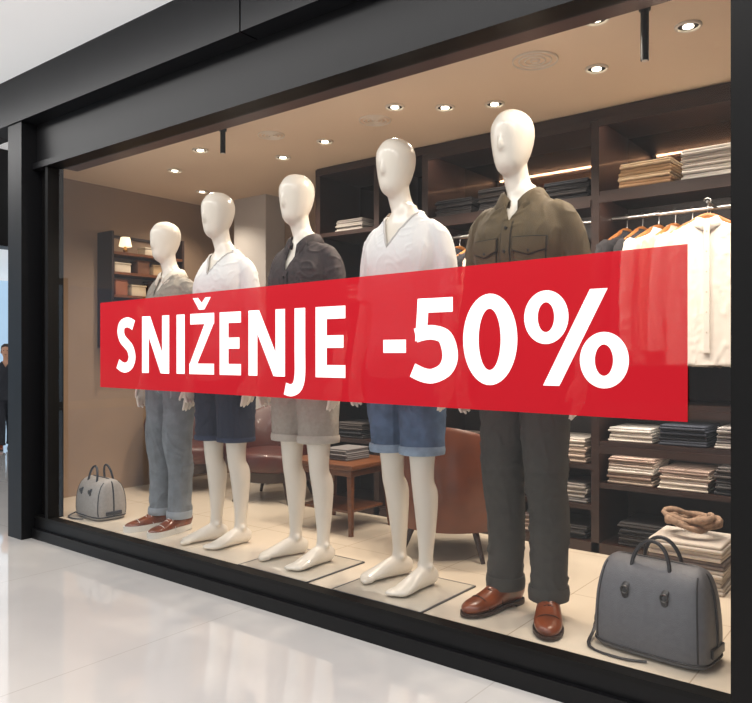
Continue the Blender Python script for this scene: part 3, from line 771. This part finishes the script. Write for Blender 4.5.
# ------------------------------------------------------------------ hanging shirts
HC = {}
def hang_mesh(seed, w, L):
    b = MB()
    P = [(0, 0, -.085, .05, .035), (0, 0, -.10, .085, .032), (0, 0, -.125, .15, .034), (0, 0, -.15, w*.95, .036), (0, 0, -.22, w, .04), (0, 0, -.40, w*.97, .042), (0, 0, -.60, w*1.0, .044), (0, 0, -L-.06, w*1.03, .046)]
    b.tube(P, n=36, ex=2.4)
    for sx in (-1, 1):
        b.tube([(sx*w*.85, 0, -.15, .04, .03), (sx*(w+.01), 0, -.20, .048, .032), (sx*(w+.035), -.004, -.34, .045, .03), (sx*(w+.045), -.01, -.52, .04, .027), (sx*(w+.045), -.014, -.64, .034, .025), (sx*(w+.045), -.014, -.68, .036, .027)], n=14)
    me = remesh(b, .009, 2); me.update(); wrinkle(me, .010, .25, seed*7, 11, .8)
    return me
def hanging(x, y, zr, mt, rot, seed=0, w=.175, L=.68):
    e = empty('hanging_shirt', (x, y, zr), rot)
    if seed not in HC: HC[seed] = hang_mesh(seed, w, L)
    me = HC[seed].copy()
    link(me, 'shirt', mt, e)
    c = MB()
    n = 16
    for i in range(n+1):
        t = i/n; a = math.radians(-80+340*t-0); fr_ = abs(t-.5)*2
        c.v += [V((math.cos(a)*.045, math.sin(a)*.036, -.062-.02*fr_**3)), V((math.cos(a)*.07, math.sin(a)*.05, -.10-.035*fr_**4))]
    for i in range(n): c.face([2*i, 2*i+1, 2*i+3, 2*i+2])
    c.box(-.012, .012, -.054, -.036, -L, -.10)
    o = c.obj('collar', [mt], parent=e); s = o.modifiers.new('s', 'SOLIDIFY'); s.thickness = .003
    h = MB()
    h.tube([(-w*.88, 0, -.138, .010, .009), (-w*.5, 0, -.10, .011, .010), (0, 0, -.062, .011, .012), (w*.5, 0, -.10, .011, .010), (w*.88, 0, -.138, .010, .009)], n=10, ref=(0, 1, 0))
    P = [(0, 0, -.06, .0022)]+[(.014*math.cos(t)+.0, 0, -.0+.014*math.sin(t)+.002, .0022) for t in [r(-70)+i*r(25) for i in range(11)]]
    h.tube(P, n=6, sub=1, ref=(0, 1, 0), m=1)
    h.obj('hanger', ['hangwood', 'steel'], parent=e)
    bt = MB()
    for i in range(6): bt.cyl((0, -.053, -.14-i*.09), (0, -.056, -.14-i*.09), .0035, 0, 10)
    bt.obj('buttons', ['creamcollar'], parent=e)
for i, (mt, ro) in enumerate((('shirtd', 72), ('shirtd', 75), ('shirtw', 62), ('shirtb', 68), ('shirtw', 56), ('shirtb', 50))):
    hanging(-1.27+i*.078, 1.44, 1.79, mt, r(ro), i % 3)
hanging(-.85, 1.275, 1.79, 'shirtw', r(10), 1)
for i in range(3): hanging(-.60+i*.1, 1.44, 1.79, ('shirtb', 'shirtw', 'shirtd')[i], r(62), i)
for i in range(7): hanging(-2.25+i*.12, 1.44, 1.79, ('shirtd', 'shirtd', 'shirtb')[i % 3], r(70), i % 3)

# ------------------------------------------------------------------ furniture
def tub_chair(x, y, rot, mt):
    e = empty('tub_armchair', (x, y, ZF), rot)
    b = MB(); n = 30
    for i in range(n+1):
        t = i/n; a = r(-35+250*t)
        back = math.sin(max(0, min(1, t))*math.pi)
        zt = .40+.24*back**1.3
        ca, sa = math.cos(a), math.sin(a)
        for R, z in ((.25, .14), (.285, .30), (.305, zt-.02), (.29, zt), (.265, zt-.02), (.245, .30), (.225, .16)):
            b.v.append(V((ca*R*1.05, sa*R, z)))
    for i in range(n):
        for k in range(7):
            j = (k+1) % 7; b.face([i*7+k, i*7+j, (i+1)*7+j, (i+1)*7+k])
    b.face(list(range(7))); b.face([n*7+k for k in range(7)][::-1])
    b.obj('shell', [mt], parent=e, angle=60)
    b = MB(); b.tube([(0, -.02, .20, .20, .20), (0, -.02, .22, .235, .235), (0, -.02, .30, .24, .24), (0, -.02, .33, .20, .20), (0, -.02, .335, .05, .05)], n=28, ex=2.6, sub=3)
    b.obj('seat_cushion', [mt], parent=e, angle=60)
    b = MB()
    b.tube([(0, 0, .135, .22, .22), (0, 0, .2, .23, .23)], n=24, sub=1)
    for sx in (-1, 1):
        for sy in (-1, 1): b.cyl((sx*.15, sy*.15, .15), (sx*.20, sy*.20, 0), .017, 0, 12, .010)
    b.obj('legs', ['wood'], parent=e)
tub_chair(-1.95, .86, r(200), 'tanleather')
tub_chair(-3.60, 1.25, r(20), 'redleather')
tub_chair(-4.34, 1.12, r(60), 'redleather')
e = empty('coffee_table', (-2.72, .93, ZF))
b = MB(); b.rbox(0, 0, .37, .50, .42, .028, .008)
b.rbox(0, 0, .335, .42, .34, .04, .004)
for sx in (-1, 1):
    for sy in (-1, 1): b.tube([(sx*.19, sy*.15, .35, .018, .018), (sx*.215, sy*.175, .0, .012, .012)], n=8, sub=1, ex=4)
b.rbox(0, 0, .12, .36, .30, .016, .004)
b.obj('table_frame', ['tablewood'], parent=e, angle=40)
stack(-2.68, .93, ZF+.385, 3, 'grey', .16, .2, .02, 'folded_shirts')

# wall rack with boxes and a lamp on the left wall
e = empty('wall_shelf', (-4.72, .92, 0))
b = MB()
for z in (1.20, 1.36, 1.52, 1.68, 1.82): b.box(.0, .18, -.29, .29, z-.018, z, 0)
for yy in (-.30, .29): b.box(0, .18, yy-.004, yy+.014, 1.15, 1.96, 1)
b.box(0, .012, -.30, .30, 1.94, 1.96, 1)
b.obj('shelf_planks', ['tablewood', 'wood'], parent=e, smooth=False)
b = MB()
items = [(-.20, 1.52, .10, .10, (150, 90, 60)), (-.06, 1.52, .12, .07, (210, 190, 160)), (.09, 1.52, .10, .11, (96, 60, 40)), (.21, 1.52, .08, .07, (190, 160, 120)),
         (-.19, 1.68, .13, .06, (220, 204, 180)), (-.02, 1.68, .10, .09, (120, 78, 50)), (.12, 1.68, .12, .07, (200, 170, 130)), (.22, 1.82, .08, .09, (160, 110, 70)), (.06, 1.82, .14, .05, (214, 200, 176)),
         (-.18, 1.36, .12, .08, (110, 70, 50)), (.0, 1.36, .14, .10, (200, 180, 150)), (.17, 1.36, .12, .07, (90, 60, 50)), (-.12, 1.20, .2, .09, (150, 120, 90)), (.13, 1.20, .18, .07, (80, 56, 44))]
for i, (yy, zz, w_, h_, c) in enumerate(items):
    b.rbox(.09, yy, zz+h_/2, .10, w_, h_, .008, 0, srgb(*c))
    b.rbox(.09, yy, zz+h_+.006, .105, w_+.005, .012, .003, 0, srgb(*c))
b.obj('gift_boxes', ['fold'], parent=e)
e = empty('table_lamp', (-4.63, .78, 1.82))
b = MB(); b.lathe((0, 0, 0), [(.035, .0), (.035, .008), (.012, .014), (.018, .03), (.008, .05), (.008, .06)], 0)
b.lathe((0, 0, .055), [(.045, .0), (.032, .065), (.029, .065)], 1)
b.obj('lamp_body', ['brass', 'shade'], parent=e)

# ------------------------------------------------------------------ ceiling fixtures
LIGHTS = [(-.985, .30, 22), (-.742, .56, 28), (-.60, .80, 28), (-1.154, .74, 34), (-1.913, .756, 34), (-1.70, .86, 26), (-2.10, .60, 30), (-2.748, .817, 38), (-3.17, .907, 32), (-3.44, .50, 34),
          (-3.95, .7, 34), (-4.3, 1.2, 24)]
for x, y, p in LIGHTS:
    e = empty('recessed_downlight', (x, y, ZC))
    b = MB(); R = .042
    ringp = [(R*math.cos(t), R*math.sin(t), -.004, .006) for t in [2*math.pi*k/28 for k in range(28)]]
    b.tube(ringp, n=8, sub=1, closed=True, ref=(0, 0, 1), m=0)
    b.cyl((0, 0, -.001), (0, 0, -.003), R*.98, 1); b.cyl((0, 0, -.003), (0, 0, -.007), R*.45, 2)
    b.obj('trim_ring', ['whitetrim', 'black2', 'lamp'], parent=e)
    l = bpy.data.lights.new('downlight', 'SPOT'); l.energy = p*.85; l.color = (1, .87, .72); l.spot_size = r(130); l.spot_blend = .7; l.shadow_soft_size = .03
    o = bpy.data.objects.new('downlight_beam', l); LK(o); o.parent = e; o.location = (0, 0, -.03)
for x, y, R in ((-1.32, .505, .09), (-2.30, .70, .08), (-2.9, .55, .07)):
    b = MB()
    for q in (1, .72, .45, .2):
        b.tube([(x+R*q*math.cos(t), y+R*q*math.sin(t), ZC-.003, .006, .003) for t in [2*math.pi*k/32 for k in range(32)]], n=6, sub=1, closed=True, ref=(0, 0, 1))
    b.cyl((x, y, ZC-.001), (x, y, ZC-.0025), R, 1, 32)
    b.obj('ceiling_vent', ['whitetrim', 'ceil'])
for x, y, z in ((-.821, .32, 2.115), (-3.027, .32, 2.17)):
    b = MB(); b.cyl((x, y, ZC-.0005), (x, y, z), .014, 0); b.cyl((x, y, ZC-.0005), (x, y, ZC-.012), .02, 0); b.cyl((x, y, z+.001), (x, y, z-.002), .010, 1)
    b.obj('pendant_tube_light', ['black', 'whitetrim'])

# ------------------------------------------------------------------ passer-by in the mall
p = dict(hip=0, feet=[(-.07, -.14, r(0)), (.07, .12, r(0))])
HDX, HDY = 0, 0
e = empty('person_walking', (-8.72, 1.86, 0), r(60), .66)
link(build_body(p, .010, False), 'body', 'flesh', e)
j = build_shirt(p, zs=.9, add=.02, cut=(1.45, 1.55, .06, 1.555), wr=.004); link(j, 'jacket', 'jacket', e)
bt, cf = build_bottoms(p, .08, .105, .075); link(bt, 'trousers', 'jacket', e)
cf.obj('hems', ['jacket'], parent=e)
shoes(p, e)
b = MB(); b.tube([(0, .03, 1.70, .076, .085), (0, .018, 1.77, .084, .098), (0, .012, 1.83, .074, .09), (0, .01, 1.868, .03, .04)], n=24)
b.ell((-.076, .01, 1.72), (.012, .02, .03), 1); b.ell((.076, .01, 1.72), (.012, .02, .03), 1)
b.ell((-.028, -.090, 1.745), (.010, .008, .006), 0); b.ell((.028, -.090, 1.745), (.010, .008, .006), 0); b.ell((0, -.078, 1.672), (.02, .008, .005), 2)
b.obj('hair_and_face', ['hair', 'flesh', 'redleather'], parent=e)

# ------------------------------------------------------------------ lights
def area(name, loc, sx, sy, en, col, rot=(0, 0, 0)):
    l = bpy.data.lights.new(name, 'AREA'); l.shape = 'RECTANGLE'; l.size = sx; l.size_y = sy; l.energy = en; l.color = col
    o = bpy.data.objects.new(name, l); LK(o); o.location = loc; o.rotation_euler = rot
    return o
area('mall_fill_strip', (-2.8, -.78, 2.755), 9.5, .36, 78, (1, .98, .96))  # unseen fill light, added to brighten the banner and mall floor

w = bpy.data.worlds.new('mall_ambient'); scene.world = w; w.use_nodes = True
bg = w.node_tree.nodes['Background']; bg.inputs[0].default_value = (.91, .94, .96, 1); bg.inputs[1].default_value = .72

# ------------------------------------------------------------------ camera
cam = bpy.data.cameras.new('cam'); co = bpy.data.objects.new('cam', cam); LK(co)
cam.sensor_width = 36; cam.lens = 731/752*36; cam.shift_y = 3.5/752
yaw = math.atan2(.6155, .788)
co.location = (0, -2.236, 1.10); co.rotation_euler = (math.pi/2, 0, yaw)
for o in DEFER: scene.collection.objects.link(o)
scene.camera = co
